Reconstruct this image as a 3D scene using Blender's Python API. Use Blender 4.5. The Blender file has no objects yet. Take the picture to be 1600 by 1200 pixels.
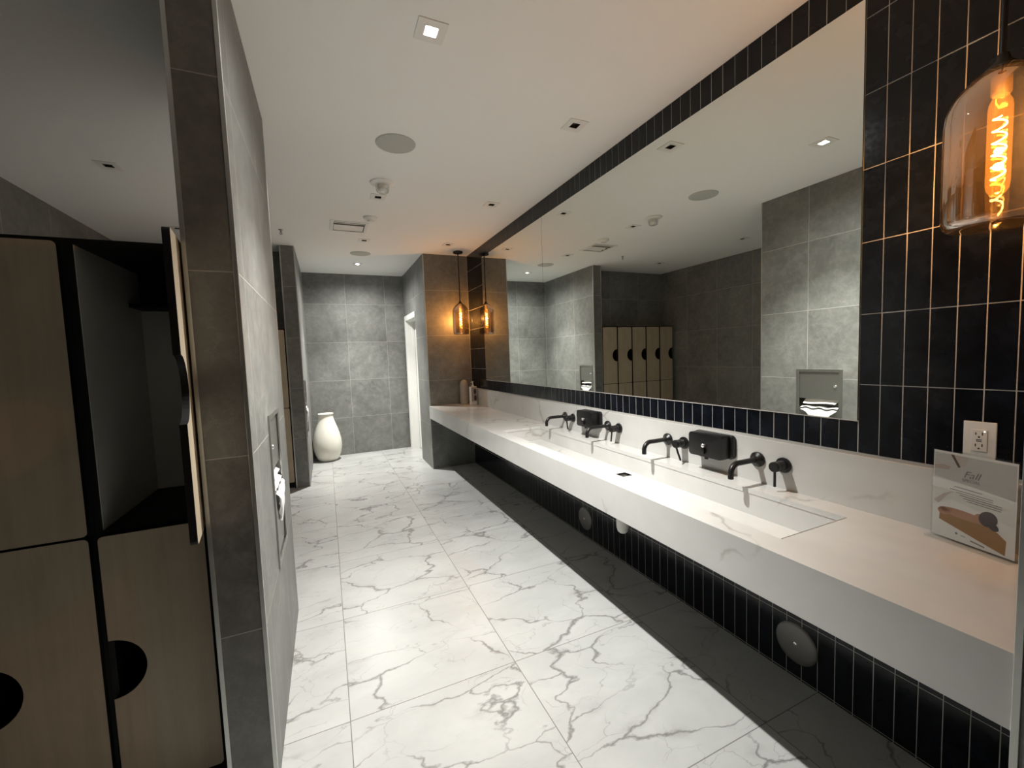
import bpy, bmesh, math, random
from mathutils import Matrix, Vector
random.seed(7)
SC = bpy.context.scene
COL = SC.collection
PI = math.pi

# ---------------------------------------------------------------- node helpers
def new_mat(name):
    m = bpy.data.materials.new(name); m.use_nodes = True
    nt = m.node_tree; nt.nodes.clear()
    out = nt.nodes.new('ShaderNodeOutputMaterial')
    return m, nt, out

class G:
    """tiny wrapper that chains shader nodes"""
    def __init__(s, nt): s.nt = nt
    def n(s, t, **kw):
        nd = s.nt.nodes.new(t)
        for k, v in kw.items(): setattr(nd, k, v)
        return nd
    def put(s, sock, v):
        if v is None: return
        if hasattr(v, 'is_output') or isinstance(v, bpy.types.NodeSocket): s.nt.links.new(v, sock)
        else: sock.default_value = v
    def m(s, op, a, b=None, c=None, clamp=False):
        nd = s.n('ShaderNodeMath', operation=op, use_clamp=clamp)
        for i, v in enumerate((a, b, c)): s.put(nd.inputs[i], v)
        return nd.outputs[0]
    def vm(s, op, a, b=None):
        nd = s.n('ShaderNodeVectorMath', operation=op)
        s.put(nd.inputs[0], a)
        if b is not None: s.put(nd.inputs[1], b)
        return nd.outputs[0]
    def comb(s, x, y, z):
        nd = s.n('ShaderNodeCombineXYZ')
        for i, v in enumerate((x, y, z)): s.put(nd.inputs[i], v)
        return nd.outputs[0]
    def noise(s, vec, scale, detail=4, rough=.55, dist=0.0, out=0):
        nd = s.n('ShaderNodeTexNoise')
        s.put(nd.inputs['Vector'], vec); nd.inputs['Scale'].default_value = scale
        nd.inputs['Detail'].default_value = detail; nd.inputs['Roughness'].default_value = rough
        nd.inputs['Distortion'].default_value = dist
        return nd.outputs[out]
    def mr(s, v, a, b, c, d, smooth=False):
        nd = s.n('ShaderNodeMapRange', interpolation_type='SMOOTHSTEP' if smooth else 'LINEAR')
        s.put(nd.inputs[0], v)
        for i, k in enumerate((a, b, c, d)): nd.inputs[i + 1].default_value = k
        return nd.outputs[0]
    def mix(s, f, a, b):
        nd = s.n('ShaderNodeMix', data_type='RGBA')
        s.put(nd.inputs[0], f)
        for sk, v in ((nd.inputs[6], a), (nd.inputs[7], b)):
            if isinstance(v, (tuple, list)): sk.default_value = (*v[:3], 1)
            else: s.put(sk, v)
        return nd.outputs[2]
    def coord(s): return s.n('ShaderNodeTexCoord').outputs['Object']
    def xyz(s, v):
        nd = s.n('ShaderNodeSeparateXYZ'); s.put(nd.inputs[0], v); return nd.outputs
    def bump(s, h, strength=.1, dist=.01):
        nd = s.n('ShaderNodeBump'); nd.inputs['Strength'].default_value = strength
        nd.inputs['Distance'].default_value = dist; s.put(nd.inputs['Height'], h); return nd.outputs[0]
    def bsdf(s, out, col=None, rough=.5, metal=0.0, ior=None, normal=None, spec=None, coat=None):
        p = s.n('ShaderNodeBsdfPrincipled')
        if isinstance(col, (tuple, list)): p.inputs['Base Color'].default_value = (*col[:3], 1)
        else: s.put(p.inputs['Base Color'], col)
        s.put(p.inputs['Roughness'], rough); s.put(p.inputs['Metallic'], metal)
        if ior: p.inputs['IOR'].default_value = ior
        if spec is not None: p.inputs['Specular IOR Level'].default_value = spec
        if coat: p.inputs['Coat Weight'].default_value = coat; p.inputs['Coat Roughness'].default_value = .05
        if normal is not None: s.put(p.inputs['Normal'], normal)
        s.nt.links.new(p.outputs[0], out.inputs[0]); return p

def plain(name, col, rough=.5, metal=0.0, spec=None, nscale=0, namp=.08, bump=0, bscale=200):
    m, nt, out = new_mat(name); g = G(nt); c = col; nrm = None; co = g.coord()
    if nscale:
        f = g.noise(co, nscale, 3)
        c = g.mix(f, tuple(x * (1 - namp) for x in col), tuple(min(1, x * (1 + namp)) for x in col))
    if bump: nrm = g.bump(g.noise(co, bscale, 2), bump, .002)
    g.bsdf(out, c, rough, metal, spec=spec, normal=nrm); return m

def emit(name, col, s):
    m, nt, out = new_mat(name); e = nt.nodes.new('ShaderNodeEmission')
    e.inputs[0].default_value = (*col, 1); e.inputs[1].default_value = s
    nt.links.new(e.outputs[0], out.inputs[0]); return m

def thin_glass(name, tint, refl=.1, rough=0.0, glow=None, glow_s=0, haze=None):
    m, nt, out = new_mat(name); g = G(nt)
    t = g.n('ShaderNodeBsdfTransparent'); t.inputs[0].default_value = (*tint, 1)
    r = g.n('ShaderNodeBsdfGlossy'); r.inputs['Roughness'].default_value = rough
    lw = g.n('ShaderNodeLayerWeight'); lw.inputs[0].default_value = .35
    f = g.mr(lw.outputs['Facing'], 0, 1, refl * .55, min(1, refl * 5))
    mx = g.n('ShaderNodeMixShader'); g.put(mx.inputs[0], f)
    nt.links.new(t.outputs[0], mx.inputs[1]); nt.links.new(r.outputs[0], mx.inputs[2])
    last = mx.outputs[0]
    if haze:
        tr = g.n('ShaderNodeBsdfTranslucent'); tr.inputs[0].default_value = (*haze, 1)
        hx = g.n('ShaderNodeMixShader'); hx.inputs[0].default_value = .003
        nt.links.new(last, hx.inputs[1]); nt.links.new(tr.outputs[0], hx.inputs[2]); last = hx.outputs[0]
    if glow:
        e = g.n('ShaderNodeEmission'); e.inputs[0].default_value = (*glow, 1); e.inputs[1].default_value = glow_s
        a = g.n('ShaderNodeAddShader'); nt.links.new(last, a.inputs[0]); nt.links.new(e.outputs[0], a.inputs[1]); last = a.outputs[0]
    nt.links.new(last, out.inputs[0]); return m

def tile_uv(g, co, axis, pu, pv, ou, ov):
    """returns tile id vector, in-tile edge distance"""
    x, y, z = g.xyz(co)
    u, v = {'X': (y, z), 'Y': (x, z), 'Z': (x, y)}[axis]
    a = g.m('DIVIDE', g.m('SUBTRACT', u, ou), pu); b = g.m('DIVIDE', g.m('SUBTRACT', v, ov), pv)
    iu = g.m('FLOOR', a); iv = g.m('FLOOR', b)
    fu = g.m('SUBTRACT', a, iu); fv = g.m('SUBTRACT', b, iv)
    du = g.m('MULTIPLY', g.m('MINIMUM', fu, g.m('SUBTRACT', 1.0, fu)), pu)
    dv = g.m('MULTIPLY', g.m('MINIMUM', fv, g.m('SUBTRACT', 1.0, fv)), pv)
    d = g.m('MINIMUM', du, dv)
    wn = g.n('ShaderNodeTexWhiteNoise', noise_dimensions='3D'); g.put(wn.inputs[0], g.comb(iu, iv, 3.7))
    return wn.outputs['Color'], wn.outputs['Value'], d

def stone(name, axis, ou, ov=0.0, p=.6):
    m, nt, out = new_mat(name); g = G(nt); co = g.coord()
    idc, idv, d = tile_uv(g, co, axis, p, p, ou, ov)
    off = g.vm('MULTIPLY', idc, (9., 9., 9.)); pos = g.vm('ADD', co, off)
    big = g.noise(pos, 2.2, 5, .6, .6); fine = g.noise(pos, 16, 6, .7, .3)
    wisp = g.noise(pos, 4.2, 9, .72, .35)
    w = g.m('SUBTRACT', 1.0, g.mr(g.m('ABSOLUTE', g.m('SUBTRACT', wisp, .5)), 0, .035, 0, 1, True))
    w = g.m('MULTIPLY', w, g.mr(big, .46, .66, .0, .42))
    base = g.mix(g.mr(big, .3, .7, 0, 1), (.122, .125, .118), (.21, .213, .20))
    base = g.mix(g.m('MULTIPLY', g.mr(fine, .42, .68, 0, 1), .55), base, (.265, .267, .252))
    base = g.mix(w, base, (.34, .342, .325))
    base = g.mix(g.mr(idv, 0, 1, 0, .16), base, (.13, .135, .128))
    gr = g.mr(d, .0012, .0022, 1, 0)
    colr = g.mix(gr, base, (.40, .40, .375))
    h = g.m('SUBTRACT', g.m('MULTIPLY', fine, .3), gr)
    g.bsdf(out, colr, g.mr(fine, .3, .7, .42, .55), spec=.4, normal=g.bump(h, .18, .002)); return m

def vein(g, pos, scale, width, dist, detail=5, rough=.55):
    n = g.noise(pos, scale, detail, rough, dist)
    return g.m('SUBTRACT', 1.0, g.mr(g.m('ABSOLUTE', g.m('SUBTRACT', n, .5)), 0, width, 0, 1, True))

def marble_floor():
    m, nt, out = new_mat('marble_floor_tile'); g = G(nt); co = g.coord()
    P = .755
    idc, idv, d = tile_uv(g, co, 'Z', P, P, .004, 1.042)
    pos = g.vm('ADD', co, g.vm('MULTIPLY', idc, (13., 13., 5.)))
    # skew the pattern so veins run diagonally
    mp = g.n('ShaderNodeMapping'); mp.inputs['Rotation'].default_value = (0, 0, .7); mp.inputs['Scale'].default_value = (1.0, 1.75, 1)
    g.put(mp.inputs[0], pos); pos = mp.outputs[0]
    warp = g.n('ShaderNodeTexNoise'); g.put(warp.inputs['Vector'], pos); warp.inputs['Scale'].default_value = 3.5; warp.inputs['Detail'].default_value = 5
    ws = g.vm('SCALE', g.vm('SUBTRACT', warp.outputs['Color'], (.5, .5, .5))); ws.node.inputs['Scale'].default_value = .36
    posw = g.vm('ADD', pos, ws)
    vo = g.n('ShaderNodeTexVoronoi', feature='DISTANCE_TO_EDGE'); g.put(vo.inputs['Vector'], posw); vo.inputs['Scale'].default_value = 1.75
    vo2 = g.n('ShaderNodeTexVoronoi', feature='DISTANCE_TO_EDGE'); g.put(vo2.inputs['Vector'], g.vm('ADD', posw, (3.3, 7.1, 0))); vo2.inputs['Scale'].default_value = 3.2
    mask = g.noise(pos, 2.4, 3, .5)
    wid = g.mr(mask, .35, .68, .006, .03)
    def soft(dst, w): return g.m('SUBTRACT', 1.0, g.m('DIVIDE', dst, w, clamp=True), clamp=True)
    v1 = g.m('MULTIPLY', soft(vo.outputs[0], wid), g.mr(mask, .33, .55, .18, .95, True))
    v2 = g.m('MULTIPLY', soft(vo2.outputs[0], .010), g.mr(g.noise(pos, 3.1, 2), .44, .6, 0, .7, True))
    smear = g.m('MULTIPLY', soft(vo.outputs[0], .13), g.mr(g.noise(pos, 2.9, 5, .65), .54, .70, 0, .6, True))
    cloud = g.noise(pos, 1.9, 6, .62, .4)
    base = g.mix(g.mr(cloud, .32, .72, 0, 1), (.36, .363, .354), (.44, .443, .433))
    base = g.mix(g.mr(g.noise(pos, 14, 5, .7), .55, .75, 0, .22), base, (.33, .33, .32))
    c = g.mix(smear, base, (.24, .238, .228)); c = g.mix(v2, c, (.22, .218, .205)); c = g.mix(v1, c, (.15, .148, .138))
    gr = g.mr(d, .0014, .0024, 1, 0)
    c = g.mix(gr, c, (.17, .165, .15))
    g.bsdf(out, c, g.mr(cloud, .3, .7, .26, .38), spec=.45, normal=g.bump(g.m('MULTIPLY', gr, -1.0), .3, .001)); return m

def quartz():
    m, nt, out = new_mat('veined_quartz'); g = G(nt); co = g.coord()
    mp = g.n('ShaderNodeMapping'); mp.inputs['Rotation'].default_value = (.5, .35, .6); g.put(mp.inputs[0], co); pos = mp.outputs[0]
    warp = g.n('ShaderNodeTexNoise'); g.put(warp.inputs['Vector'], pos); warp.inputs['Scale'].default_value = 3; warp.inputs['Detail'].default_value = 5
    ws = g.vm('SCALE', g.vm('SUBTRACT', warp.outputs['Color'], (.5, .5, .5))); ws.node.inputs['Scale'].default_value = .45
    posw = g.vm('ADD', pos, ws)
    vo = g.n('ShaderNodeTexVoronoi', feature='DISTANCE_TO_EDGE'); g.put(vo.inputs['Vector'], posw); vo.inputs['Scale'].default_value = 1.25
    mask = g.noise(pos, 2.2, 3)
    v = g.m('SUBTRACT', 1.0, g.m('DIVIDE', vo.outputs[0], g.mr(mask, .4, .7, .006, .022), clamp=True), clamp=True)
    v = g.m('MULTIPLY', v, g.mr(mask, .46, .62, 0, .75, True))
    cloud = g.noise(pos, 2.5, 5, .6)
    base = g.mix(g.mr(cloud, .3, .7, 0, 1), (.53, .528, .51), (.61, .608, .592))
    smear = g.m('MULTIPLY', g.m('SUBTRACT', 1.0, g.m('DIVIDE', vo.outputs[0], .12, clamp=True)), g.mr(mask, .5, .7, 0, .35))
    c = g.mix(smear, base, (.50, .495, .46)); c = g.mix(v, c, (.33, .32, .29))
    g.bsdf(out, c, .16, spec=.5); return m

def glaze():
    m, nt, out = new_mat('navy_glazed_tile'); g = G(nt); co = g.coord()
    n1 = g.noise(co, 14, 3); n2 = g.noise(co, 60, 3)
    c = g.mix(g.mr(n1, .35, .68, 0, 1), (.0028, .0034, .0052), (.0075, .010, .0165))
    h = g.m('ADD', n1, g.m('MULTIPLY', n2, .25))
    g.bsdf(out, c, g.mr(n2, .3, .7, .12, .2), spec=.3, normal=g.bump(h, .12, .003)); return m

def wood(name, a, b):
    m, nt, out = new_mat(name); g = G(nt); co = g.coord()
    mp = g.n('ShaderNodeMapping'); mp.inputs['Scale'].default_value = (14, 14, .8); g.put(mp.inputs[0], co)
    f = g.noise(mp.outputs[0], 2.2, 6, .6, .6); f2 = g.noise(co, 5, 3)
    f = g.m('ADD', g.m('MULTIPLY', f, .6), g.m('MULTIPLY', f2, .4))
    g.bsdf(out, g.mix(g.mr(f, .3, .7, 0, 1), a, b), .5, spec=.35, normal=g.bump(f, .05, .002)); return m

def ceiling_mat():
    m, nt, out = new_mat('white_ceiling_paint'); g = G(nt); co = g.coord()
    f = g.noise(co, 1.3, 3)
    g.bsdf(out, g.mix(f, (.885, .885, .86), (.92, .92, .90)), .8, spec=.2, normal=g.bump(g.noise(co, 160, 3), .12, .002)); return m

def mirror_mat():
    m, nt, out = new_mat('mirror_silver'); g = G(nt)
    b = g.n('ShaderNodeBsdfGlossy'); b.inputs[0].default_value = (.83, .855, .815, 1); b.inputs['Roughness'].default_value = 0.0
    nt.links.new(b.outputs[0], out.inputs[0]); return m

M = {}
M['floor'] = marble_floor(); M['quartz'] = quartz(); M['glaze'] = glaze(); M['ceil'] = ceiling_mat(); M['mirror'] = mirror_mat()
M['medge'] = plain('dark_glass_edge', (.03, .045, .04), .3)
M['grout'] = plain('pale_grey_grout', (.50, .49, .465), .8)
M['stX'] = stone('grey_stone_tile_side', 'X', .535); M['stX2'] = stone('grey_stone_tile_side_far', 'X', .155)
M['stY'] = stone('grey_stone_tile_front', 'Y', -.252); M['stYc'] = stone('grey_stone_tile_column', 'Y', 1.249); M['stYp'] = stone('grey_stone_tile_end', 'Y', -.40)
M['stZ'] = plain('grey_stone_edge', (.2, .2, .19), .5)
M['trim'] = plain('satin_aluminium', (.52, .53, .51), .34, .85, nscale=30)
M['steel'] = plain('brushed_steel', (.40, .40, .375), .32, .92, nscale=50, namp=.05)
M['chrome'] = plain('polished_chrome', (.88, .88, .87), .16, .85)
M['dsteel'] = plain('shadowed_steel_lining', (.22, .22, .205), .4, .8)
M['black'] = plain('matt_black_metal', (.0055, .0055, .006), .36, 0, spec=.45)
M['blam'] = plain('black_laminate', (.006, .006, .0068), .5, spec=.3)
M['wood'] = wood('pale_oak_laminate', (.39, .325, .235), (.51, .435, .325))
M['lining'] = plain('grey_locker_lining', (.68, .685, .655), .6, nscale=6)
M['white'] = plain('white_satin_paint', (.80, .80, .77), .4, nscale=8, namp=.03)
M['plastic'] = plain('white_plastic', (.82, .81, .77), .4)
M['speaker'] = plain('grey_speaker_mesh', (.50, .51, .475), .75, bump=.3, bscale=900)
M['dark'] = plain('dark_recess', (.03, .025, .018), .6)
M['ceramic'] = plain('cream_glazed_ceramic', (.80, .78, .70), .22, nscale=4, namp=.03)
M['bottle'] = plain('mottled_grey_stoneware', (.36, .34, .30), .5, nscale=40, namp=.2)
M['paper'] = plain('white_paper', (.88, .875, .85), .8, nscale=30, namp=.03)
M['liner'] = plain('white_plastic_liner', (.78, .79, .78), .28, nscale=20, namp=.05)
M['smoke'] = thin_glass('smoked_amber_glass', (.76, .69, .58), .26, haze=(.8, .6, .4))
M['bulbg'] = thin_glass('amber_bulb_glass', (1.0, .80, .46), .07, glow=(1, .40, .07), glow_s=.45)
M['fil'] = emit('glowing_filament', (1, .76, .38), 45)
M['lens'] = emit('lit_lamp_lens', (1, .97, .90), 60)
M['acrylic'] = thin_glass('clear_acrylic', (.95, .955, .95), .03)
M['cleardome'] = thin_glass('clear_strobe_dome', (.93, .93, .92), .12)

# ---------------------------------------------------------------- mesh builder
class MB:
    def __init__(s): s.bm = bmesh.new(); s.mi = 0
    def _tag(s, fs):
        for f in fs: f.material_index = s.mi
    def box(s, x0, x1, y0, y1, z0, z1, bev=0, seg=2, mats=None):
        bm = s.bm
        v = [bm.verts.new((x, y, z)) for x in (x0, x1) for y in (y0, y1) for z in (z0, z1)]
        idx = [(0, 1, 3, 2), (4, 6, 7, 5), (0, 4, 5, 1), (2, 3, 7, 6), (0, 2, 6, 4), (1, 5, 7, 3)]   # -x +x -y +y -z +z
        fs = [bm.faces.new([v[i] for i in q]) for q in idx]
        s._tag(fs)
        if mats:
            for f, k in zip(fs, mats): f.material_index = k
        if bev:
            es = list({e for f in fs for e in f.edges})
            r = bmesh.ops.bevel(bm, geom=es, offset=bev, segments=seg, profile=.5, affect='EDGES')
            if not mats: s._tag([f for f in r['faces']])
        return s
    def prism(s, pts, d, axis='Y', bev=0):
        """polygon pts (a,b) extruded d0..d1 along axis"""
        bm = s.bm; d0, d1 = d
        def P(a, b, c): return {'Y': (a, c, b), 'X': (c, a, b), 'Z': (a, b, c)}[axis]
        A = [bm.verts.new(P(a, b, d0)) for a, b in pts]; B = [bm.verts.new(P(a, b, d1)) for a, b in pts]
        fs = [bm.faces.new(A), bm.faces.new(B[::-1])]
        n = len(pts)
        for i in range(n): fs.append(bm.faces.new([A[i], B[i], B[(i + 1) % n], A[(i + 1) % n]]))
        s._tag(fs)
        if bev:
            es = [e for f in fs[:2] for e in f.edges]
            r = bmesh.ops.bevel(bm, geom=list(set(es)), offset=bev, segments=2, profile=.5, affect='EDGES'); s._tag(r['faces'])
        return s
    def lathe(s, prof, c=(0, 0, 0), axis='Z', seg=40, close=False):
        bm = s.bm; rings = []
        for r, h in prof:
            ring = []
            if r < 1e-6:
                p = {'Z': (0, 0, h), 'X': (h, 0, 0), 'Y': (0, h, 0)}[axis]
                ring = [bm.verts.new(Vector(p) + Vector(c))]
            else:
                for k in range(seg):
                    a = 2 * PI * k / seg; x, y = r * math.cos(a), r * math.sin(a)
                    p = {'Z': (x, y, h), 'X': (h, x, y), 'Y': (y, h, x)}[axis]
                    ring.append(bm.verts.new(Vector(p) + Vector(c)))
            rings.append(ring)
        fs = []
        pairs = list(zip(rings, rings[1:])) + ([(rings[-1], rings[0])] if close else [])
        for a, b in pairs:
            for k in range(seg):
                q = [a[k % len(a)], a[(k + 1) % len(a)], b[(k + 1) % len(b)], b[k % len(b)]]
                u = list(dict.fromkeys(q))
                if len(u) >= 3:
                    try: fs.append(bm.faces.new(u))
                    except ValueError: pass
        s._tag(fs); return s
    def cyl(s, c, r, h0, h1, axis='Z', seg=32, bev=0):
        b = bev
        prof = [(0, h0), (r - b, h0), (r, h0 + b), (r, h1 - b), (r - b, h1), (0, h1)] if b else [(0, h0), (r, h0), (r, h1), (0, h1)]
        return s.lathe(prof, c, axis, seg)
    def tube(s, pts, rad, seg=16, cap=True):
        bm = s.bm; pts = [Vector(p) for p in pts]; n = len(pts)
        rads = rad if isinstance(rad, (list, tuple)) else [rad] * n
        rings = []; up = Vector((0, 0, 1)); prev = None
        for i, p in enumerate(pts):
            t = (pts[min(i + 1, n - 1)] - pts[max(i - 1, 0)]).normalized()
            if prev is None:
                a = t.cross(up) if abs(t.dot(up)) < .95 else t.cross(Vector((1, 0, 0)))
                a.normalize()
            else: a = (prev - t * prev.dot(t)).normalized()
            prev = a; b = t.cross(a)
            rings.append([bm.verts.new(p + (a * math.cos(2 * PI * k / seg) + b * math.sin(2 * PI * k / seg)) * rads[i]) for k in range(seg)])
        fs = []
        for A, B in zip(rings, rings[1:]):
            for k in range(seg): fs.append(bm.faces.new([A[k], A[(k + 1) % seg], B[(k + 1) % seg], B[k]]))
        if cap: fs += [bm.faces.new(rings[0][::-1]), bm.faces.new(rings[-1])]
        s._tag(fs); return s
    def grid(s, fn, nu, nv):
        bm = s.bm; V = [[bm.verts.new(fn(i / nu, j / nv)) for j in range(nv + 1)] for i in range(nu + 1)]
        s._tag([bm.faces.new([V[i][j], V[i + 1][j], V[i + 1][j + 1], V[i][j + 1]]) for i in range(nu) for j in range(nv)]); return s
    def holed(s, axis, val, u0, u1, v0, v1, holes):
        """flat rectangle with rectangular holes; axis X: u=y v=z, Y: u=x v=z, Z: u=x v=y"""
        bm = s.bm
        us = sorted({u0, u1, *[h[0] for h in holes], *[h[1] for h in holes]}); vs = sorted({v0, v1, *[h[2] for h in holes], *[h[3] for h in holes]})
        cache = {}
        def V(u, v):
            if (u, v) not in cache: cache[u, v] = bm.verts.new({'X': (val, u, v), 'Y': (u, val, v), 'Z': (u, v, val)}[axis])
            return cache[u, v]
        fs = []
        for a, b in zip(us, us[1:]):
            for c, d in zip(vs, vs[1:]):
                mu, mv = (a + b) / 2, (c + d) / 2
                if any(h[0] < mu < h[1] and h[2] < mv < h[3] for h in holes): continue
                fs.append(bm.faces.new([V(a, c), V(b, c), V(b, d), V(a, d)]))
        s._tag(fs); return s
    def build(s, name, mats, parent=None, smooth=None, solid=0):
        me = bpy.data.meshes.new(name)
        bmesh.ops.recalc_face_normals(s.bm, faces=s.bm.faces[:])
        s.bm.to_mesh(me); s.bm.free()
        for m in (mats if isinstance(mats, (list, tuple)) else [mats]): me.materials.append(m)
        if smooth is not None:
            for p in me.polygons: p.use_smooth = True
            me.set_sharp_from_angle(angle=math.radians(smooth))
        o = bpy.data.objects.new(name, me); COL.objects.link(o)
        if parent: o.parent = parent
        return o

def tag(o, label, cat, group=None):
    o['label'] = label; o['category'] = cat
    if group: o['group'] = group
    return o
def thing(name, label, cat, loc=(0, 0, 0), rz=0, group=None):
    o = bpy.data.objects.new(name, None); COL.objects.link(o)
    o.location = loc; o.rotation_euler = (0, 0, rz); o.empty_display_size = .1
    return tag(o, label, cat, group)
def struct(name, mb, mats, smooth=None, parent=None):
    o = mb.build(name, mats, parent, smooth)
    if parent is None: o['kind'] = 'structure'
    return o
def dup(root, loc, label, group=None, rz=None):
    def cp(o, par):
        c = o.copy(); COL.objects.link(c); c.parent = par
        for ch in kids.get(o.name, []): cp(ch, c)
        return c
    kids = {}
    for o in list(COL.objects):
        if o.parent: kids.setdefault(o.parent.name, []).append(o)
    r = cp(root, None); r.location = loc
    if rz is not None: r.rotation_euler = (0, 0, rz)
    r['label'] = label
    if group: r['group'] = group
    return r

# ---------------------------------------------------------------- dimensions (metres)
H = 2.8725
XW, XQ, XC, YC, YB, YNR = 1.851, -.2415, 1.247, 5.55, 7.16, .328
XL, YA = -1.99, 5.93
PY0, PY1, PX0 = 1.61, 2.77, -.383      # partition
QY, QX0, QX1 = 5.58, -.41, -.255       # far pillar
lights = [(.49, 1.81, 1), (.49, 3.745, 0), (.49, 5.12, 0), (.50, 6.38, 1), (1.462, 2.22, 0), (1.464, 3.61, 0), (1.45, 5.03, 0), (-1.25, 3.735, 0), (-1.25, 5.18, 0)]
AP = .027
VX, VY = (.155, .455), (4.51, 4.80)

# ---------------------------------------------------------------- setting
mb = MB(); mb.box(-2.1, 2.4, -1.6, 7.3, -.05, 0); struct('floor', mb, M['floor'])
mb = MB(); mb.holed('Z', H, -2.1, 2.4, -1.6, 7.3, [(x - AP, x + AP, y - AP, y + AP) for x, y, _ in lights] + [(*VX, *VY)])
mb.box(-2.1, 2.4, -1.6, 7.3, H + .085, H + .1)
struct('ceiling', mb, M['ceil'])
# dark tiled wall: grout slab with every tile pillowed and slightly uneven
mb = MB(); mb.box(XW, XW + .1, YNR - .05, YC + .05, 0, H); mb.mi = 1
GP, GZ, y_o, z_o, gg = .0662, .2633, .911, 1.341, .0015
def tiles(a0, a1, b0, b1, z_o=1.341):
    i0, i1 = math.floor((a0 - y_o) / GP), math.ceil((a1 - y_o) / GP)
    j0, j1 = math.floor((b0 - z_o) / GZ), math.ceil((b1 - z_o) / GZ)
    for i in range(i0, i1):
        for j in range(j0, j1):
            u0, u1 = max(a0, y_o + i * GP) + gg, min(a1, y_o + (i + 1) * GP) - gg
            v0, v1 = max(b0, z_o + j * GZ) + gg, min(b1, z_o + (j + 1) * GZ) - gg
            if u1 - u0 < .006 or v1 - v0 < .006: continue
            bm = mb.bm; ty, tz = random.gauss(0, .007), random.gauss(0, .003)
            yc, zc = (u0 + u1) / 2, (v0 + v1) / 2
            def ring(ins, h): return [bm.verts.new((XW - h - (ty * (y - yc) + tz * (z - zc) if h > 0 else 0), y, z)) for y, z in ((u0 + ins, v0 + ins), (u1 - ins, v0 + ins), (u1 - ins, v1 - ins), (u0 + ins, v1 - ins))]
            R = [ring(0, -.001), ring(0, .0006), ring(.0009, .0016)]
            fs = [bm.faces.new(R[-1])]
            for A, B in zip(R, R[1:]):
                for k in range(4): fs.append(bm.faces.new([A[k], A[(k + 1) % 4], B[(k + 1) % 4], B[k]]))
            mb._tag(fs)
MY0, MY1, MZ0, MZ1 = .912, 4.95, 1.203, 2.7255
tiles(YNR, YC, 0.0, .690, .273); tiles(YNR, MY0, 1.07, H); tiles(MY1, YC, 1.07, H)
tiles(MY0, MY1, 1.07, MZ0 - .003); tiles(MY0, MY1, MZ1 + .003, H)
struct('wall_right', mb, [M['grout'], M['glaze']])
mb = MB(); mb.box(-.5, 1.5, YB, YB + .1, 0, H, mats=[0, 0, 1, 1, 0, 0]); struct('wall_back', mb, [M['stX'], M['stY']])
mb = MB(); mb.box(XL - .1, XL, -1.6, YA + .1, 0, H); struct('wall_left', mb, M['stX'])
mb = MB(); mb.box(XL, QX0 + .05, YA, YA + .1, 0, H); struct('wall_alcove', mb, M['stY'])
mb = MB(); mb.box(-2.1, 2.1, -1.6, -1.5, 0, H); struct('wall_front', mb, M['stY'])
# niche openings for the recessed towel units: y0,y1,z0,z1
ND = (2.058, 2.418, .60, 1.275)
FD = (5.655, 6.015, .60, 1.29)
def slab(name, x0, x1, y0, y1, mx, hole, depth=.11):
    mb = MB()
    mb.holed('X', x1, y0, y1, 0, H, [hole]); mb.holed('X', x0, y0, y1, 0, H, [])
    mb.mi = 1; mb.holed('Y', y0, x0, x1, 0, H, []); mb.holed('Y', y1, x0, x1, 0, H, [])
    bm = mb.bm; mb.mi = 2
    a, b, c, d = hole; xd = x1 - depth
    for q in ([(x1, a, c), (x1, b, c), (xd, b, c), (xd, a, c)], [(x1, a, d), (x1, b, d), (xd, b, d), (xd, a, d)],
              [(x1, a, c), (x1, a, d), (xd, a, d), (xd, a, c)], [(x1, b, c), (x1, b, d), (xd, b, d), (xd, b, c)], [(xd, a, c), (xd, b, c), (xd, b, d), (xd, a, d)]):
        f = bm.faces.new([bm.verts.new(p) for p in q]); f.material_index = 2
    struct(name, mb, [mx, M['stYp'], M['stZ']])
slab('wall_partition', PX0, XQ, PY0, PY1, M['stX'], ND)
slab('wall_pillar', QX0, QX1, QY, YB, M['stX2'], FD)
DY0, DY1, DZ = 6.22, 7.02, 2.13
mb = MB(); k = [0, 0, 1, 1, 2, 2]
mb.box(XC, XW + .1, YC, DY0, 0, H, mats=k); mb.box(XC, XC + .2, DY0, DY1, DZ, H, mats=k); mb.box(XC, XC + .2, DY1, YB, 0, H, mats=k)
struct('wall_column', mb, [M['stX2'], M['stYc'], M['stZ']])
XN = 1.231
mb = MB(); mb.box(XN, XW + .1, -1.5, YNR, 0, H, mats=k); struct('wall_near', mb, [M['stX'], M['stY'], M['stZ']])
# metal corner trims
trims = [(PX0 - .001, PX0 + .012, PY0 - .003, PY0 + .006), (XQ - .011, XQ + .002, PY0 - .003, PY0 + .010), (XQ - .004, XQ + .002, PY1 - .008, PY1 + .002),
         (QX1 - .010, QX1 + .002, QY - .003, QY + .008), (QX0 - .001, QX0 + .012, QY - .003, QY + .006), (XC - .002, XC + .008, YC - .002, YC + .008),
         (1.231 - .003, 1.231 + .010, YNR - .012, YNR + .0005)]
for i, t in enumerate(trims):
    mb = MB(); mb.box(*t, 0.0, H, bev=.001); struct('trim_%d' % (i + 1), mb, M['trim'])
mb = MB(); mb.box(XW - .008, XW, MY0 - .004, MY1, MZ0 - .004, MZ0, 0)
struct('trim_8', mb, M['grout'])
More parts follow.
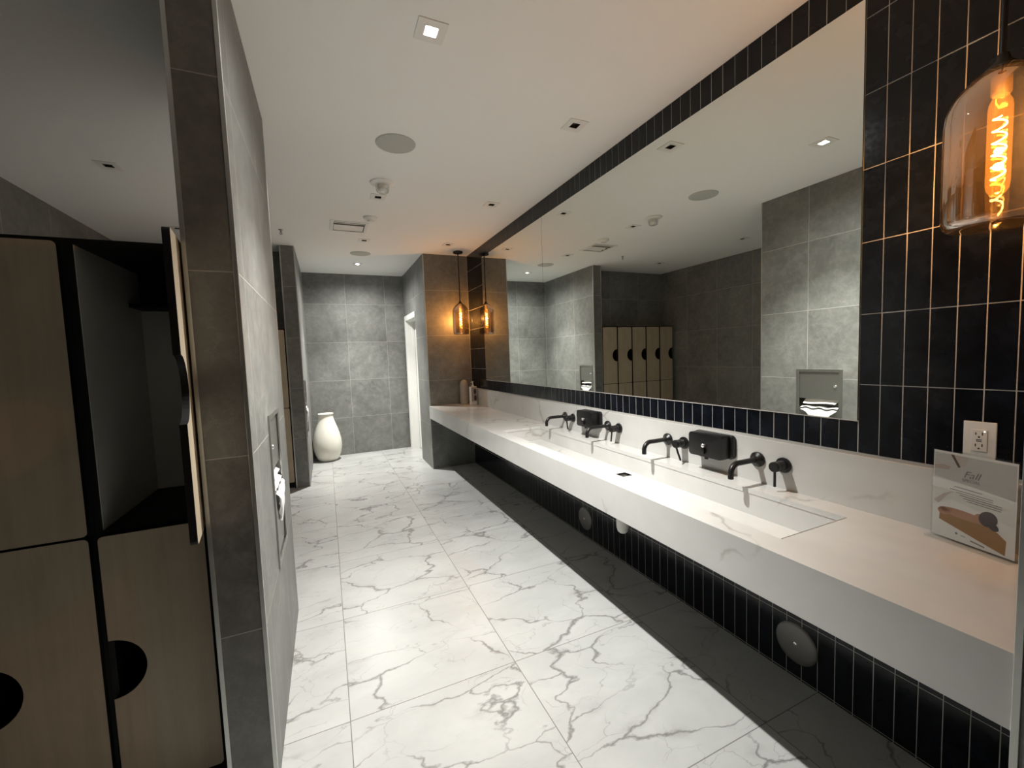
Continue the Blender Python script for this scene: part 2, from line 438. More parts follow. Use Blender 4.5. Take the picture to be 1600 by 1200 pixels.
# doorway at the far right
door = bpy.data.objects.new('door_1', None); COL.objects.link(door); door['kind'] = 'structure'
mb = MB()
mb.box(XC - .012, XC + .02, DY1 - .01, DY1 + .075, 0, DZ + .07, .002); mb.box(XC - .012, XC + .02, DY0, DY1 - .01, DZ - .012, DZ + .07, .002)
mb.box(XC + .02, XC + .2, DY1 - .014, DY1, 0, DZ, .001); mb.box(XC + .085, XC + .125, DY1 - .03, DY1 - .014, 0, DZ, .001)
mb.box(XC + .02, XC + .2, DY0, DY1, DZ - .02, DZ, 0); mb.box(XC + .05, XC + .2, DY0, DY0 + .014, 0, DZ, 0)
mb.build('door_frame', M['white'], door)
mb = MB(); mb.box(XC + .128, XC + .165, DY0 + .016, DY1 - .016, .008, DZ - .022, .002); mb.build('door_leaf', M['white'], door)

# ---------------------------------------------------------------- vanity counter
v = thing('vanity_counter', 'long white veined quartz vanity counter with a trough sink under the wall mirror', 'counter', (1.55, 2.94, .693))
def VB(): return MB()
BX0, BX1, BY0, BY1, CX, CT, CB = 1.345, 1.709, .873, 3.26, 1.236, .86, .693
O = Vector((1.55, 2.94, .693))
def shift(o):
    o.data.transform(Matrix.Translation(-O)); return o
XB = 1.831
mb = MB(); e = .0015
bm = mb.bm
ya, yb = YNR + .0012, YC - .004
mb.holed('Z', CT, CX, XB + .012, ya, yb, [(BX0, BX1, BY0, BY1)])
mb.holed('X', CX, ya, yb, CB, CT, []); mb.holed('Z', CB, CX, XW - .0055, ya, yb, [])
mb.holed('Y', yb, CX, XW - .0055, CB, CT, []); mb.holed('Y', ya, CX, XW - .0055, CB, CT, []); mb.holed('X', XW - .0055, ya, yb, CB, CT, [])
# lip of the deck around the basin
mb.holed('X', BX0, BY0, BY1, CT - .02, CT, []); mb.holed('X', BX1, BY0, BY1, CT - .02, CT, [])
mb.holed('Y', BY0, BX0, BX1, CT - .02, CT, []); mb.holed('Y', BY1, BX0, BX1, CT - .02, CT, [])
bmesh.ops.remove_doubles(bm, verts=bm.verts[:], dist=1e-5)
es = [ed for ed in bm.edges if len(ed.link_faces) == 2 and abs(ed.link_faces[0].normal.dot(ed.link_faces[1].normal)) < .1]
bmesh.ops.bevel(bm, geom=es, offset=.0022, segments=2, profile=.5, affect='EDGES')
shift(mb.build('countertop', M['quartz'], v)); 
mb = MB(); q = .003; zf = .742
mb.holed('Z', zf, BX0 - q, BX1 + q, BY0 - q, BY1 + q, [(1.60, 1.672, 2.0, 2.072)])
for ax, val in (('X', BX0 - q), ('X', BX1 + q)): mb.holed(ax, val, BY0 - q, BY1 + q, zf, CT - .017, [])
for ax, val in (('Y', BY0 - q), ('Y', BY1 + q)): mb.holed(ax, val, BX0 - q, BX1 + q, zf, CT - .017, [])
shift(mb.build('trough_basin', M['quartz'], v))
mb = MB(); mb.box(XB, XW - .0055, ya, yb, CT - .002, 1.069, .0015); shift(mb.build('backsplash', M['quartz'], v))
mb = MB(); mb.box(1.598, 1.674, 1.998, 2.074, zf - .03, zf - .016); mb.mi = 1
for k in range(4): mb.box(1.606 + k * .018, 1.612 + k * .018, 2.0, 2.072, zf - .014, zf - .008)
shift(mb.build('drain_grate', [M['dark'], M['steel']], v))
mb = MB(); mb.lathe([(0, .372), (.018, .374), (.031, .385), (.038, .41), (.040, .50), (.036, .515), (.021, .53), (.021, .69), (0, .69)], (1.625, 2.045, 0), 'Z', 28)
shift(mb.build('drain_trap', M['plastic'], v, 40))

# mirrors
def mirror(label, y0, y1):
    t = tag(MB().box(-.007, 0, y0 - y1, 0, 0, MZ1 - MZ0, 0, mats=[0, 1, 1, 1, 1, 1]).build('wall_mirror', [M['mirror'], M['medge']]), label, 'mirror'); t.location = (XW - .0005, y1, MZ0); return t
mirror('wide near pane of the wall mirror above the taps', MY0, 3.377)
mirror('narrow far pane of the wall mirror beside the far glowing pendant', 3.380, MY1)

# ---------------------------------------------------------------- taps
def make_tap(label, y):
    t = thing('wall_tap', label, 'tap', (XB, y, .97), 0, 'black wall taps over the trough sink')
    mb = MB(); mb.lathe([(0, -.0005), (.034, -.0005), (.035, -.002), (.035, -.010), (.033, -.013), (.02, -.020), (.0145, -.030), (.0135, -.034), (0, -.034)], (0, 0, 0), 'X', 40); mb.build('spout_flange', M['black'], t, 35)
    L, r = .185, .045
    pts = [(-.02, 0, 0), (-.06, 0, 0), (-(L - r) * .8, 0, 0), (-(L - r), 0, 0)]
    for k in range(1, 13):
        a = PI / 2 * k / 12; pts.append((-(L - r) - r * math.sin(a), 0, -r + r * math.cos(a)))
    pts += [(-L, 0, -.055), (-L, 0, -.066)]
    sp = MB().tube(pts, .0125, 24).build('spout', M['black'], t, 40)
    MB().cyl((-L, 0, 0), .009, -.0672, -.0655, 'Z', 20).build('spout_outlet', M['dark'], sp)
    mx = MB().lathe([(0, -.0005), (.033, -.0005), (.034, -.002), (.034, -.009), (.032, -.012), (.0225, -.014), (.0225, -.050), (.0215, -.052), (.0215, -.054), (.0225, -.056), (.0225, -.072), (.020, -.076), (0, -.076)], (0, -.122, 0), 'X', 40).build('mixer_body', M['black'], t, 35)
    tilt = TILT[y]
    MB().tube([(-.064, -.122, -.015), (-.064, -.122 + tilt * .35, -.045), (-.064, -.122 + tilt, -.088)], .0055, 14).build('lever', M['black'], mx, 40)
    return t
TILT = {1.302: 0, 1.866: -.032, 2.442: .012, 3.030: -.012}
make_tap('black wall tap and lever nearest the acrylic sign, right of the near soap dispenser', 1.302)
make_tap('black wall tap with slanted lever, left of the near soap dispenser', 1.866)
make_tap('black wall tap with lever just right of the far soap dispenser', 2.442)
make_tap('farthest black wall tap, left of the far soap dispenser', 3.030)

def make_soap(label, y):
    t = thing('soap_dispenser', label, 'soap dispenser', (XB, y, .943), 0, 'black wall soap dispensers')
    def rr(w, h, r, z0=0, n=6):
        p = []
        for cx, cz, a0 in ((w / 2 - r, h - r, 0), (-w / 2 + r, h - r, PI / 2), (-w / 2 + r, r, PI), (w / 2 - r, r, 1.5 * PI)):
            for k in range(n + 1):
                a = a0 + PI / 2 * k / n; p.append((cx + r * math.cos(a), z0 + cz + r * math.sin(a)))
        return p
    MB().prism(rr(.236, .118, .016), (-.022, -.0005), 'X', .004).build('back_plate', M['black'], t, 35)
    MB().prism(rr(.200, .118, .010), (-.084, -.021), 'X', .005).build('tank', M['black'], t, 35)
    MB().lathe([(0, -.103), (.006, -.102), (.0095, -.098), (.0095, -.092), (.006, -.088), (.006, -.083)], (0, .0, .060), 'X', 24).build('push_button', M['chrome'], t, 40)['label'] = 'bright chrome push button'
    MB().cyl((-.070, 0, 0), .010, -.012, .01, 'Z', 20).box(-.098, -.083, -.008, .008, .018, .044, .003).build('nozzle', M['black'], t, 35)
    return t
make_soap('black box soap dispenser with chrome button between the two near taps', 1.535)
make_soap('black box soap dispenser with chrome button between the two far taps', 2.628)

# ---------------------------------------------------------------- pendants
def make_pendant(label, x, y):
    t = thing('pendant_lamp', label, 'pendant lamp', (x, y, H), 0, 'smoked glass pendant lamps')
    zt = -.665
    MB().lathe([(0, -.0005), (.060, -.0005), (.062, -.003), (.062, -.020), (.058, -.024), (.012, -.024), (.010, -.034), (0, -.034)], seg=40).build('canopy', M['black'], t, 35)
    MB().tube([(0, 0, -.03), (0, 0, -.3), (0, 0, zt + .02)], .0065, 14).build('rod', M['black'], t, 40)
    MB().lathe([(0, zt + .028), (.012, zt + .028), (.016, zt + .012), (.032, zt - .004), (.034, zt - .014), (0, zt - .014)], seg=32).build('cap', M['black'], t, 35)
    R = .106; b = -1.077
    prof = [(.033, zt - .006), (.055, zt - .022), (.078, zt - .045), (.095, zt - .072), (.103, zt - .098), (R, zt - .13), (R, -.92), (R, b + .028), (R - .004, b + .013), (R - .013, b + .004), (R - .026, b), (.05, b + .006), (0, b + .008)]
    inn = [(0, b + .013), (.05, b + .011), (R - .028, b + .006), (R - .017, b + .011), (R - .0085, b + .03), (R - .004, -.92), (R - .004, zt - .13), (.099, zt - .098), (.091, zt - .074), (.075, zt - .049), (.053, zt - .026), (.031, zt - .010)]
    MB().lathe(prof, seg=56).lathe(inn, seg=56).build('glass_shade', M['smoke'], t, 60)['label'] = 'smoked grey amber glass shade with thick rounded base'
    MB().lathe([(0, zt - .012), (.019, zt - .012), (.0195, zt - .07), (.016, zt - .075), (0, zt - .075)], seg=28).build('socket', plain_brass, t, 40)
    bz = zt - .072
    bl = MB().lathe([(.014, bz), (.017, bz - .010), (.0215, bz - .020), (.023, bz - .035), (.023, bz - .225), (.021, bz - .242), (.014, bz - .254), (0, bz - .26)], seg=32).build('bulb', M['bulbg'], t, 60)
    pts = []
    for k in range(120):
        f = k / 119; a = f * 2 * PI * 5.5; pts.append((.0125 * math.cos(a), .0125 * math.sin(a), bz - .05 - .17 * f))
    MB().tube(pts, .0017, 8).build('filament', M['fil'], bl, 60)
    l = bpy.data.lights.new('bulb_light', 'POINT'); l.energy = PEND_W; l.color = (1, .60, .30); l.shadow_soft_size = .010
    lo = bpy.data.objects.new('bulb_light', l); COL.objects.link(lo); lo.parent = bl; lo.location = (0, 0, bz - .13)
    return t
PEND_W = 19.0
plain_brass = plain('aged_brass_socket', (.35, .24, .12), .35, 1.0)
make_pendant('large smoked glass pendant with glowing spiral filament, nearest, against black tiles', 1.662, .512)
make_pendant('small far smoked glass pendant hanging in the corner by the stone column', 1.662, 5.33)

# ---------------------------------------------------------------- ceiling fittings
def make_downlight(x, y, on, label):
    t = thing('ceiling_downlight', label, 'downlight', (x, y, H), 0, 'square ceiling downlights')
    w, a, th = .062, AP - .001, .0045
    mb = MB()
    for b in ((-w, w, a, w), (-w, w, -w, -a), (-w, -a, -a, a), (a, w, -a, a)): mb.box(*b, -th, -.0003)
    mb.build('trim_plate', M['plastic'], t)
    mb = MB(); s = a; d = .05
    bm = mb.bm
    for q in ([(-s, -s), (s, -s)], [(s, -s), (s, s)], [(s, s), (-s, s)], [(-s, s), (-s, -s)]):
        f = bm.faces.new([bm.verts.new((q[0][0], q[0][1], -.003)), bm.verts.new((q[1][0], q[1][1], -.003)), bm.verts.new((q[1][0], q[1][1], d)), bm.verts.new((q[0][0], q[0][1], d))])
    bm.faces.new([bm.verts.new(p) for p in ((-s, -s, d), (s, -s, d), (s, s, d), (-s, s, d))])
    mb.build('housing', M['plastic'] if on else M['dark'], t)
    MB().cyl((0, 0, 0), .0215, .012, .018, 'Z', 28).build('lens', M['lens'] if on else M['dark'], t)
    if on:
        for nm, (P, A, tx, ty) in zip(('downlight_beam', 'downlight_spill'), BEAMS[0] if y < 4 else BEAMS[1]):
            l = bpy.data.lights.new(nm, 'SPOT'); l.energy = P; l.spot_size = math.radians(A); l.spot_blend = 1.0
            l.shadow_soft_size = .02; l.color = (1, .985, .935)
            lo = bpy.data.objects.new(nm, l); COL.objects.link(lo); lo.parent = t; lo.location = (0, 0, -.006)
            lo.rotation_euler = Vector((tx, ty, -1)).to_track_quat('-Z', 'Y').to_euler()
    return t
BEAMS = [((312, 97, .04, .14), (38, 168, 0, 0)), ((265, 88, -.03, -.05), (70, 166, 0, 0))]      # watts, cone, aim of the two gimbals
dl_labels = ['brightly lit square downlight near the top of the ceiling', 'unlit square downlight just behind the clear domed alarm', 'unlit square downlight between the louvred vent and the far round speaker',
             'small lit downlight at the far end near the back wall', 'unlit square downlight nearest on the mirror side of the ceiling', 'middle unlit square downlight of the row along the mirror',
             'farthest unlit square downlight, above the far pendant', 'unlit square downlight over the dark locker room at left', 'unlit downlight in locker room ceiling, tucked beside the stone partition']
for (x, y, on), lb in zip(lights, dl_labels): make_downlight(x, y, on, lb)
sp = thing('ceiling_speaker', 'large round grey ceiling speaker grille nearest the camera', 'speaker', (.494, 2.803, H), 0, 'round ceiling speakers')
MB().lathe([(0, -.0062), (.115, -.0062), (.122, -.005), (.125, -.0003)], seg=56).build('grille', M['speaker'], sp, 50)
dup(sp, (.494, 5.752, H), 'small round grey ceiling speaker grille near the far lit downlight')
t = thing('fire_alarm_strobe', 'white ceiling fire alarm with clear strobe dome', 'fire alarm', (.487, 3.44, H))
MB().lathe([(0, -.018), (.070, -.018), (.088, -.010), (.092, -.0003)], seg=48).build('base_plate', M['plastic'], t, 40)
MB().lathe([(.052, -.017), (.050, -.05), (.044, -.072), (.030, -.08), (0, -.082)], seg=36).build('strobe_dome', M['cleardome'], t, 50)
MB().lathe([(0, -.066), (.02, -.066), (.034, -.05), (.036, -.018)], seg=24).build('strobe_lamp', M['plastic'], t, 50)
t = thing('smoke_detector', 'low white round smoke detector beside the louvred ceiling vent', 'smoke detector', (.482, 4.30, H))
MB().lathe([(0, -.042), (.026, -.042), (.030, -.036), (.034, -.028), (.055, -.022), (.066, -.014), (.07, -.0003)], seg=44).build('cover', M['plastic'], t, 35)
t = thing('ceiling_vent', 'square white louvred air vent in the ceiling', 'air vent', (.305, 4.655, H))
mb = MB(); w, a = .18, .148
for b in ((-w, w, a, w), (-w, w, -w, -a), (-w, -a, -a, a), (a, w, -a, a)): mb.box(*b, -.006, -.0003, .001)
mb.build('frame', M['plastic'], t)
mb = MB(); a2 = .147
mb.box(-a2, a2, -a2 + .002, a2 - .002, .075, .08); mb.box(-a2, -a2 + .003, -a2, a2, .0, .075); mb.box(a2 - .003, a2, -a2, a2, 0, .075); mb.box(-a2, a2, -a2, -a2 + .003, 0, .075); mb.box(-a2, a2, a2 - .003, a2, 0, .075)
mb.build('duct', M['dark'], t)
for k in range(4):
    y = -.108 + k * .072
    if k < 2: MB().prism([(y - .018, -.002), (y - .018, -.005), (y + .002, -.005), (y + .026, .030), (y + .024, .032), (y, -.002)], (-a2 + .004, a2 - .004), 'X').build('slat', M['plastic'], t)
    else: MB().prism([(y - .030, .022), (y - .031, .019), (y + .026, -.002), (y + .027, .001)], (-a2 + .004, a2 - .004), 'X').build('slat', M['plastic'], t)
t = thing('fire_sprinkler', 'tiny metal sprinkler head hanging from the ceiling beside the left partition', 'sprinkler', (-.335, 4.95, H))
MB().lathe([(0, -.004), (.018, -.004), (.02, -.0003)], seg=24).build('escutcheon', M['steel'], t, 40)
MB().cyl((0, 0, 0), .006, -.03, -.002, 'Z', 14).tube([(-.006, 0, -.018), (-.012, 0, -.03), (-.003, 0, -.042)], .0022, 8).tube([(.006, 0, -.018), (.012, 0, -.03), (.003, 0, -.042)], .0022, 8).build('body', M['steel'], t, 40)
MB().cyl((0, 0, 0), .016, -.046, -.0435, 'Z', 20).build('deflector', M['steel'], t, 40)

# ---------------------------------------------------------------- lockers
DH0, DHM, DH1 = .075, .972, 1.895
LW, LD = .30, .48
def door_mesh(w, h, r=.014, R=.1):
    """outline in local x: -w..0 (free edge at -w), z 0..h, half-moon finger notch in the free edge"""
    p = []
    for cx, cz, a0 in ((-r, h - r, 0), (-w + r, h - r, PI / 2)):
        for k in range(6):
            a = a0 + PI / 2 * k / 5; p.append((cx + r * math.cos(a), cz + r * math.sin(a)))
    rf = .006
    for k in range(25):
        a = PI / 2 - PI * k / 24; p.append((-w + R * .93 * math.cos(a) + (.0 if 0 < k < 24 else -.0), h / 2 + R * math.sin(a)))
    for cx, cz, a0 in ((-w + r, r, PI), (-r, r, 1.5 * PI)):
        for k in range(6):
            a = a0 + PI / 2 * k / 5; p.append((cx + r * math.cos(a), cz + r * math.sin(a)))
    return p
def make_locker(label, depth, cat='locker', opened=False):
    t = thing('locker', label, cat, (0, 0, 0))
    s = .018; w = LW / 2 - .0005
    mb = MB()
    mb.box(-w, -w + s, 0, depth, 0, 1.91); mb.box(w - s, w, 0, depth, 0, 1.91)
    mb.box(-w + s, w - s, 0, depth, 1.892, 1.91); mb.box(-w + s, w - s, 0, depth, .062, .08); mb.box(-w + s, w - s, 0, depth, DHM - .010, DHM + .010)
    mb.box(-w + s, w - s, depth - .01, depth, .08, 1.892); mb.box(-w + s, w - s, .03, .045, 0, .062)
    mb.build('carcass', M['blam'], t)
    if opened:
        mb = MB(); q = .0015
        mb.box(-w + s, -w + s + q, .004, depth - .012, DHM + .0105, 1.8915); mb.box(w - s - q, w - s, .004, depth - .012, DHM + .0105, 1.8915)
        mb.box(-w + s + q, w - s - q, depth - .012, depth - .0105, DHM + .0105, 1.740)
        mb.build('lining', M['lining'], t)['label'] = 'pale grey inner lining'
        MB().box(-w + s + .002, w - s - .002, .37, depth - .012, 1.742, 1.757).build('shelf', M['blam'], t)
    dw = .278
    for z0, z1 in ((DH0, DHM - .004), (DHM + .004, DH1)):
        mb = MB(); mb.prism(door_mesh(dw, z1 - z0), (-.020, -.001), 'Y')
        bm = mb.bm; bm.normal_update()
        for f in bm.faces: f.material_index = 0 if abs(f.normal.y) > .9 else 1
        mb.bm.faces.ensure_lookup_table()
        # inner face dark, outer face oak
        for f in bm.faces:
            if abs(f.normal.y) > .9: f.material_index = 0 if f.calc_center_median().y < -.015 else 1
        d = mb.build('door', [M['wood'], M['blam']], t)
        d.location = (dw / 2, 0, z0)
        if opened and z0 > .5:
            d.rotation_euler = (0, 0, math.radians(97)); d.location = (.132, -.002, z0); d['label'] = 'oak door swung open'
    return t
lk = make_locker('tall oak locker column with its upper door open, beside the stone partition', .50, opened=True); lk.location = (-.560, 1.75, 0)
lk2 = make_locker('tall closed oak locker column at the left edge, left of the open one', .50); lk2.location = (-.860, 1.75, 0)
lf = make_locker('far oak locker beside the far stone pillar, edge seen through the gap', .31); lf.location = (-.562, 5.60, 0); lf['group'] = 'far oak lockers seen in the mirror'
words = ['second', 'third', 'fourth']
for k in range(4):
    lb = ['far oak locker second from the stone pillar, seen in the mirror', 'far oak locker in the middle of the mirrored row of five', 'far oak locker second from the side wall, seen in the mirror', 'far oak locker in the dark corner against the side wall, seen in the mirror'][k]
    dup(lf, (-.562 - .3 * (k + 1), 5.60, 0), lb, 'far oak lockers seen in the mirror')

# ---------------------------------------------------------------- recessed towel units
def make_towel(label, x, y, z, hgt):
    t = thing('towel_dispenser', label, 'paper towel dispenser', (x, y, z), 0, 'recessed steel towel units')
    w = .179; h = hgt - .002; xd = -.10
    mb = MB(); fw_ = .018
    for b in ((-w - .008, -w + fw_, -.004, h + .006), (w - fw_, w + .008, -.004, h + .006), (-w + fw_, w - fw_, h - fw_, h + .006), (-w + fw_, w - fw_, -.004, fw_)):
        mb.box(.0003, .007, b[0], b[1], b[2], b[3], .0012)
    mb.build('frame', M['steel'], t)
    mb = MB(); 
    mb.box(xd, xd + .003, -w, w, 0, h); mb.box(xd, 0, -w, -w + .003, 0, h); mb.box(xd, 0, w - .003, w, 0, h); mb.box(xd, 0, -w, w, h - .003, h); mb.box(xd, 0, -w, w, 0, .003)
    mb.build('recess_liner', M['dsteel'], t)
    zt0 = h - .255
    d = MB().box(-.018, -.003, -w + .006, w - .006, zt0, h - .019, .002).build('towel_door', M['steel'], t)
    MB().lathe([(0, .010), (.010, .009), (.012, .004), (.012, -.003)], (0, -w + .048, zt0 + .115), 'X', 24).build('lock', M['chrome'], d, 40)
    # paper towels poking out of the slot
    def pf(u, v_):
        yy = (-.5 + u) * .29; s_ = .006 * math.sin(u * 5 + .6)
        return (-.075 + .075 * v_ + .004 * math.sin(u * 6), yy * (1 - .10 * v_), zt0 - .006 - .036 * v_ ** 1.4 + s_ * v_)
    mb = MB(); mb.grid(pf, 30, 8); mb.box(-.085, -.02, -.15, .15, zt0 + .002, zt0 + .012)
    mb.build('paper_towel', M['paper'], t, 60)
    zb = .335
    b = MB().prism([(-.085, .02), (-.004, .02), (.004, zb), (-.010, zb), (-.085, zb - .01)], (-w + .014, w - .014), 'Y').build('waste_bin', M['steel'], t)
    def lf_(u, v_):
        a = (-.5 + u); drop = .015 + .17 * v_ * (1 - (2 * abs(a + .05)) ** 1.6 * .75)
        return (.007 + .012 * math.sin(v_ * PI) + .004 * math.sin(u * 31) * v_, a * .30 * (1 - .45 * v_), zb + .004 - max(drop, 0) + .006 * math.sin(u * 17) * (1 - v_))
    mb = MB(); mb.grid(lf_, 36, 14)
    mb.grid(lambda u, v_: (-.07 + .077 * v_, (-.5 + u) * .30, zb + .003 + .012 * math.sin(v_ * PI) + .006 * math.sin(u * 17) * v_), 36, 6)
    mb.build('bin_liner', M['liner'], b, 60)
    MB().lathe([(0, .012), (.009, .011), (.011, .006), (.011, .0)], (0, 0, zb - .06), 'X', 20)
    return t
make_towel('recessed steel paper towel unit in the near stone partition, liner bag hanging out', XQ, (ND[0] + ND[1]) / 2, ND[2] + .001, ND[3] - ND[2])
make_towel('far recessed steel paper towel unit in the stone pillar by the white vase', QX1, (FD[0] + FD[1]) / 2, FD[2] + .001, FD[3] - FD[2])

# ---------------------------------------------------------------- loose things
mb = MB()
mb.lathe([(0, 0), (.118, 0), (.132, .006), (.155, .04), (.186, .11), (.203, .19), (.206, .25), (.198, .33), (.178, .42), (.150, .51), (.122, .59), (.106, .645), (.101, .68), (.105, .705), (.112, .716), (.110, .720), (.104, .717), (.096, .70), (.092, .66), (.10, .60), (.14, .48), (.185, .33), (.19, .2), (.13, .02), (0, .012)], seg=72)
vs = mb.build('floor_vase', M['ceramic'], None, 60); vs.location = (-.045, 6.93, 0); tag(vs, 'large cream ceramic vase standing on the floor by the back wall', 'vase')

t = tag(MB().lathe([(0, 0), (.052, 0), (.059, .006), (.061, .03), (.061, .235), (.059, .268), (.052, .295), (.040, .315), (.022, .328), (0, .332)], seg=44).build('bottle', M['bottle'], None, 40),
        'grey rounded stoneware bottle at the far end of the counter', 'bottle'); t.location = (1.705, 5.455, .8605)
t = thing('pump_bottle', 'white square pump bottle with dark printed shapes beside the grey bottle', 'bottle', (1.768, 5.27, .8605), math.radians(20))
MB().box(-.05, .05, -.022, .022, 0, .245, .006).build('body', M['white'], t)
mb = MB(); mb.box(-.044, .044, -.0228, -.0221, .05, .235); mb.mi = 1
mb.prism([(.014 + .020 * math.cos(a) , .178 + .036 * math.sin(a)) for a in [2 * PI * k / 20 for k in range(20)]], (-.0234, -.0229), 'Y')
mb.prism([(.018 + .023 * math.cos(a), .092 + .038 * math.sin(a)) for a in [2 * PI * k / 20 for k in range(20)]], (-.0234, -.0229), 'Y')
mb.build('printed_label', [plain('pinkish_print', (.42, .35, .33), .5), plain('dark_print', (.05, .035, .03), .5)], t)
MB().lathe([(0, .243), (.018, .243), (.018, .262), (.008, .266), (.0065, .30), (.012, .302), (.012, .312), (0, .314)], seg=24).tube([(0, 0, .306), (-.018, 0, .307), (-.030, 0, .300)], .0045, 10).build('pump', M['white'], t, 40)

def plate(label, y, z):
    t = thing('access_cover', label, 'access cover', (XW - .0013, y, z), 0, 'round steel access covers under the counter')
    MB().lathe([(0, -.010), (.072, -.0095), (.084, -.007), (.090, -.003), (.091, .0)], (0, 0, 0), 'X', 56).build('disc', M['steel2'], t, 40)
    MB().lathe([(0, -.0112), (.005, -.0112), (.008, -.0102), (.008, -.009)], (0, 0, 0), 'X', 20).box(-.0116, -.0108, -.0055, .0055, -.001, .001).build('screw', M['chrome'], t, 40)
M['steel2'] = plain('dull_steel_cover', (.22, .215, .205), .5, .6, nscale=40, namp=.06)
plate('large near round steel access cover on dark tiles under the counter', 1.132, .165)
plate('farther round steel access cover on dark tiles under the counter, by the white drain', 2.80, .155)

# outlet
t = thing('wall_outlet', 'white double wall outlet on black tiles above the acrylic sign', 'outlet', (XW - .0013, .584, 1.182))
MB().box(-.006, 0, -.0365, .0365, -.0585, .0585, .0018).build('cover_plate', M['plastic'], t)
fi = MB().box(-.0085, -.0058, -.0175, .0175, -.034, .034, .0008).build('socket_face', M['plastic'], t)
mb = MB()
for dz in (.018, -.018):
    mb.box(-.0088, -.0084, -.0085, -.006, dz - .001, dz + .008); mb.box(-.0088, -.0084, .006, .0085, dz - .001, dz + .007); mb.cyl((0, 0, dz - .007), .0026, -.0088, -.0084, 'X', 14)
mb.box(-.0088, -.0084, -.006, .006, -.0035, -.0008); mb.box(-.0088, -.0084, -.006, .006, .0012, .0038)
mb.build('slots', M['dark'], fi)
MB().cyl((0, -.012, .029), .0017, -.0089, -.0083, 'X', 12).build('indicator_light', emit('indicator_led', (1, .95, .85), 3), fi)

# acrylic sign
def text_mesh(name, body, size, mat, parent, loc, shear=0, align='CENTER'):
    c = bpy.data.curves.new(name, 'FONT'); c.body = body; c.size = size; c.shear = shear; c.align_x = align; c.extrude = .0001
    o = bpy.data.objects.new(name, c); COL.objects.link(o)
    dg = bpy.context.evaluated_depsgraph_get(); me = bpy.data.meshes.new_from_object(o.evaluated_get(dg))
    COL.objects.unlink(o); bpy.data.objects.remove(o); bpy.data.curves.remove(c)
    me.transform(Matrix.Rotation(PI / 2, 4, 'X')); me.materials.clear(); me.materials.append(mat)
    r = bpy.data.objects.new(name, me); COL.objects.link(r); r.parent = parent; r.location = loc; return r
t = thing('sign_holder', 'clear acrylic sign holder with spa massage poster on the near end of the counter', 'sign', (1.768, .57, .8605), math.radians(-104.3))
w2, hh = .104, .285
MB().box(-w2, w2, -.030, .012, 0, .005, .001).box(-w2, w2, -.0045, -.0025, .005, hh + .006, 0).box(-w2, w2, .0005, .0025, .005, hh + .006, 0).build('acrylic_stand', M['acrylic'], t)
sheet = MB().box(-w2 + .003, w2 - .003, -.0014, -.0004, .007, hh).build('poster', plain('poster_paper', (.74, .73, .72), .5), t)
mb = MB()
def pp(pts, mi, lay): mb.mi = mi; mb.prism(pts, (-.0016 - .00012 * lay, -.0015 - .00012 * lay + .00002), 'Y')
def ell(cx, cz, a, b, rot=0, n=28, t0=0, t1=2 * PI):
    return [(cx + a * math.cos(q) * math.cos(rot) - b * math.sin(q) * math.sin(rot), cz + a * math.cos(q) * math.sin(rot) + b * math.sin(q) * math.cos(rot)) for q in [t0 + (t1 - t0) * k / n for k in range(n)]]
pp([(-.098, .20), (-.02, .192), (.098, .176), (.098, .278), (-.098, .278)], 0, 0)
pp([(-.098, .106), (-.05, .135), (.098, .10), (.098, .17), (-.02, .186), (-.098, .196)], 1, 0)
pp([(-.098, .235), (-.075, .243), (-.055, .238), (-.06, .228), (-.098, .225)], 2, 1)
pp([(-.056, .278), (-.048, .278), (-.030, .243), (-.036, .240)], 3, 1)
pp([(-.048, .278), (-.010, .278), (-.018, .248), (-.030, .243)], 4, 1)
pp([(-.098, .12), (-.07, .15), (-.04, .165), (-.06, .148), (-.085, .112)], 4, 1)
pp([(-.082, .062), (-.08, .094), (-.05, .096), (.03, .086), (.062, .072), (.082, .055), (.08, .012), (.02, .03)], 5, 1)
pp(ell(-.02, .095, .062, .013, -.06), 6, 2); pp(ell(-.07, .092, .016, .012), 6, 2)
pp(ell(.026, .098, .019, .016, -.3), 6, 3)
pp(ell(.040, .104, .021, .024, -.5), 7, 4); pp(ell(.052, .086, .014, .010, -.7), 7, 4)
for k, (a, z, l) in enumerate([(-.045, .180, .07), (-.055, .170, .105), (-.04, .163, .09), (-.03, .156, .10), (-.02, .149, .09), (-.012, .142, .08)]):
    pp([(a, z), (a + l, z - l * .05), (a + l, z - l * .05 - .0022), (a, z - .0022)], 8, 2)
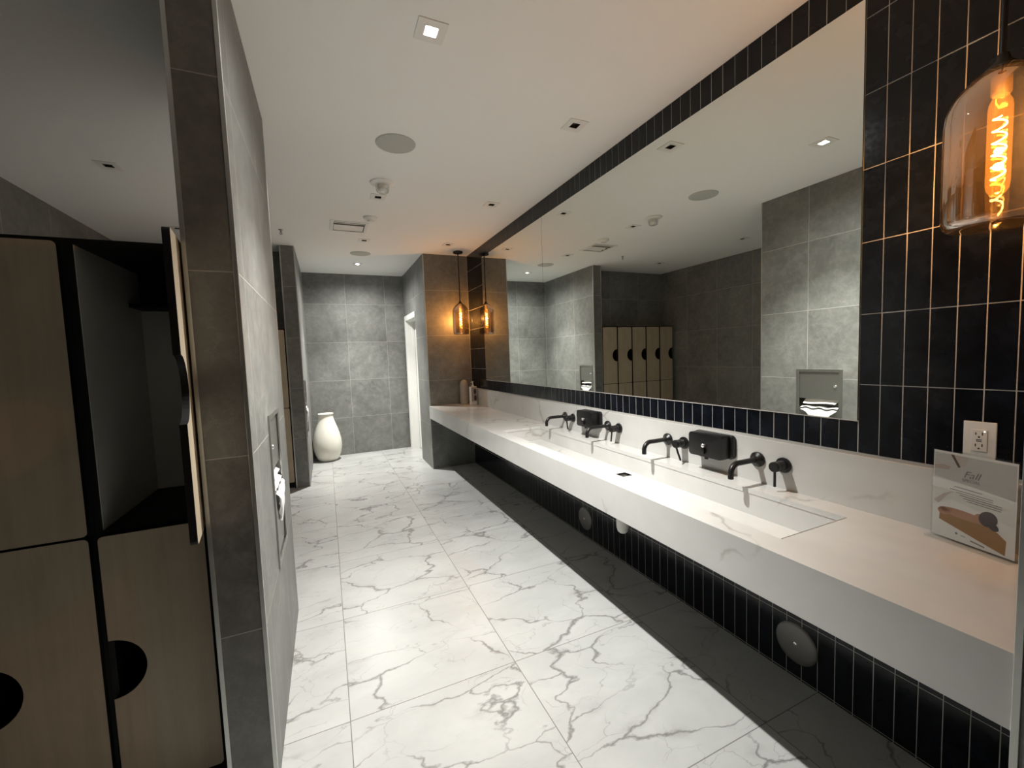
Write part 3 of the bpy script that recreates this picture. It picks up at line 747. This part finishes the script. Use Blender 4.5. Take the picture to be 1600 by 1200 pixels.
pp(ell(-.035, .031, .0035, .0035), 8, 2); pp([(-.024, .030), (-.012, .0285), (-.012, .0265), (-.024, .028)], 8, 2); pp([(.0, .024), (.034, .018), (.034, .014), (.0, .020)], 8, 2)
mb.build('poster_picture', [plain('p_wall', (.50, .49, .48), .5), plain('p_sheet', (.66, .655, .63), .5), plain('p_petal', (.44, .35, .31), .5), plain('p_twig', (.12, .075, .06), .5), plain('p_petal_soft', (.50, .43, .40), .5),
                            plain('p_bed', (.30, .15, .045), .5), plain('p_skin', (.40, .20, .12), .5), plain('p_hair', (.03, .012, .018), .5), plain('p_ink', (.20, .185, .18), .5)], sheet)
ink = plain('poster_ink', (.20, .18, .17), .5)
text_mesh('script_heading', 'Fall', .030, ink, sheet, (-.003, -.0019, .214), .35)
text_mesh('block_heading', 'SPECIAL', .0125, ink, sheet, (-.003, -.0019, .201))

# ---------------------------------------------------------------- world, camera, colour
w = bpy.data.worlds.new('World'); SC.world = w; w.use_nodes = True
w.node_tree.nodes['Background'].inputs[0].default_value = (.9, .95, 1, 1); w.node_tree.nodes['Background'].inputs[1].default_value = .02
cam = bpy.data.cameras.new('camera'); co = bpy.data.objects.new('camera', cam); COL.objects.link(co)
cam.sensor_width = 36; cam.sensor_fit = 'HORIZONTAL'; cam.lens = 652.19 / 1600 * 36; cam.clip_start = .02
rt = Vector((.9123935, -.40767756, -.03656661)); up = Vector((.06134027, .04785815, .99696889)); fw = Vector((.40469183, .91187094, -.06867252))
co.matrix_world = Matrix(((rt.x, up.x, -fw.x, 0), (rt.y, up.y, -fw.y, 0), (rt.z, up.z, -fw.z, 1.5), (0, 0, 0, 1)))
SC.camera = co
vs_ = SC.view_settings
SC.display_settings.display_device = 'sRGB'
vs_.view_transform = 'Standard'; vs_.look = 'None'; vs_.exposure = 0.84; vs_.gamma = 1.0; vs_.use_curve_mapping = False
SC.cycles.max_bounces = 14; SC.cycles.diffuse_bounces = 8; SC.cycles.glossy_bounces = 6; SC.cycles.transparent_max_bounces = 16
SC.cycles.sample_clamp_indirect = 6
SC.cycles.use_denoising = True
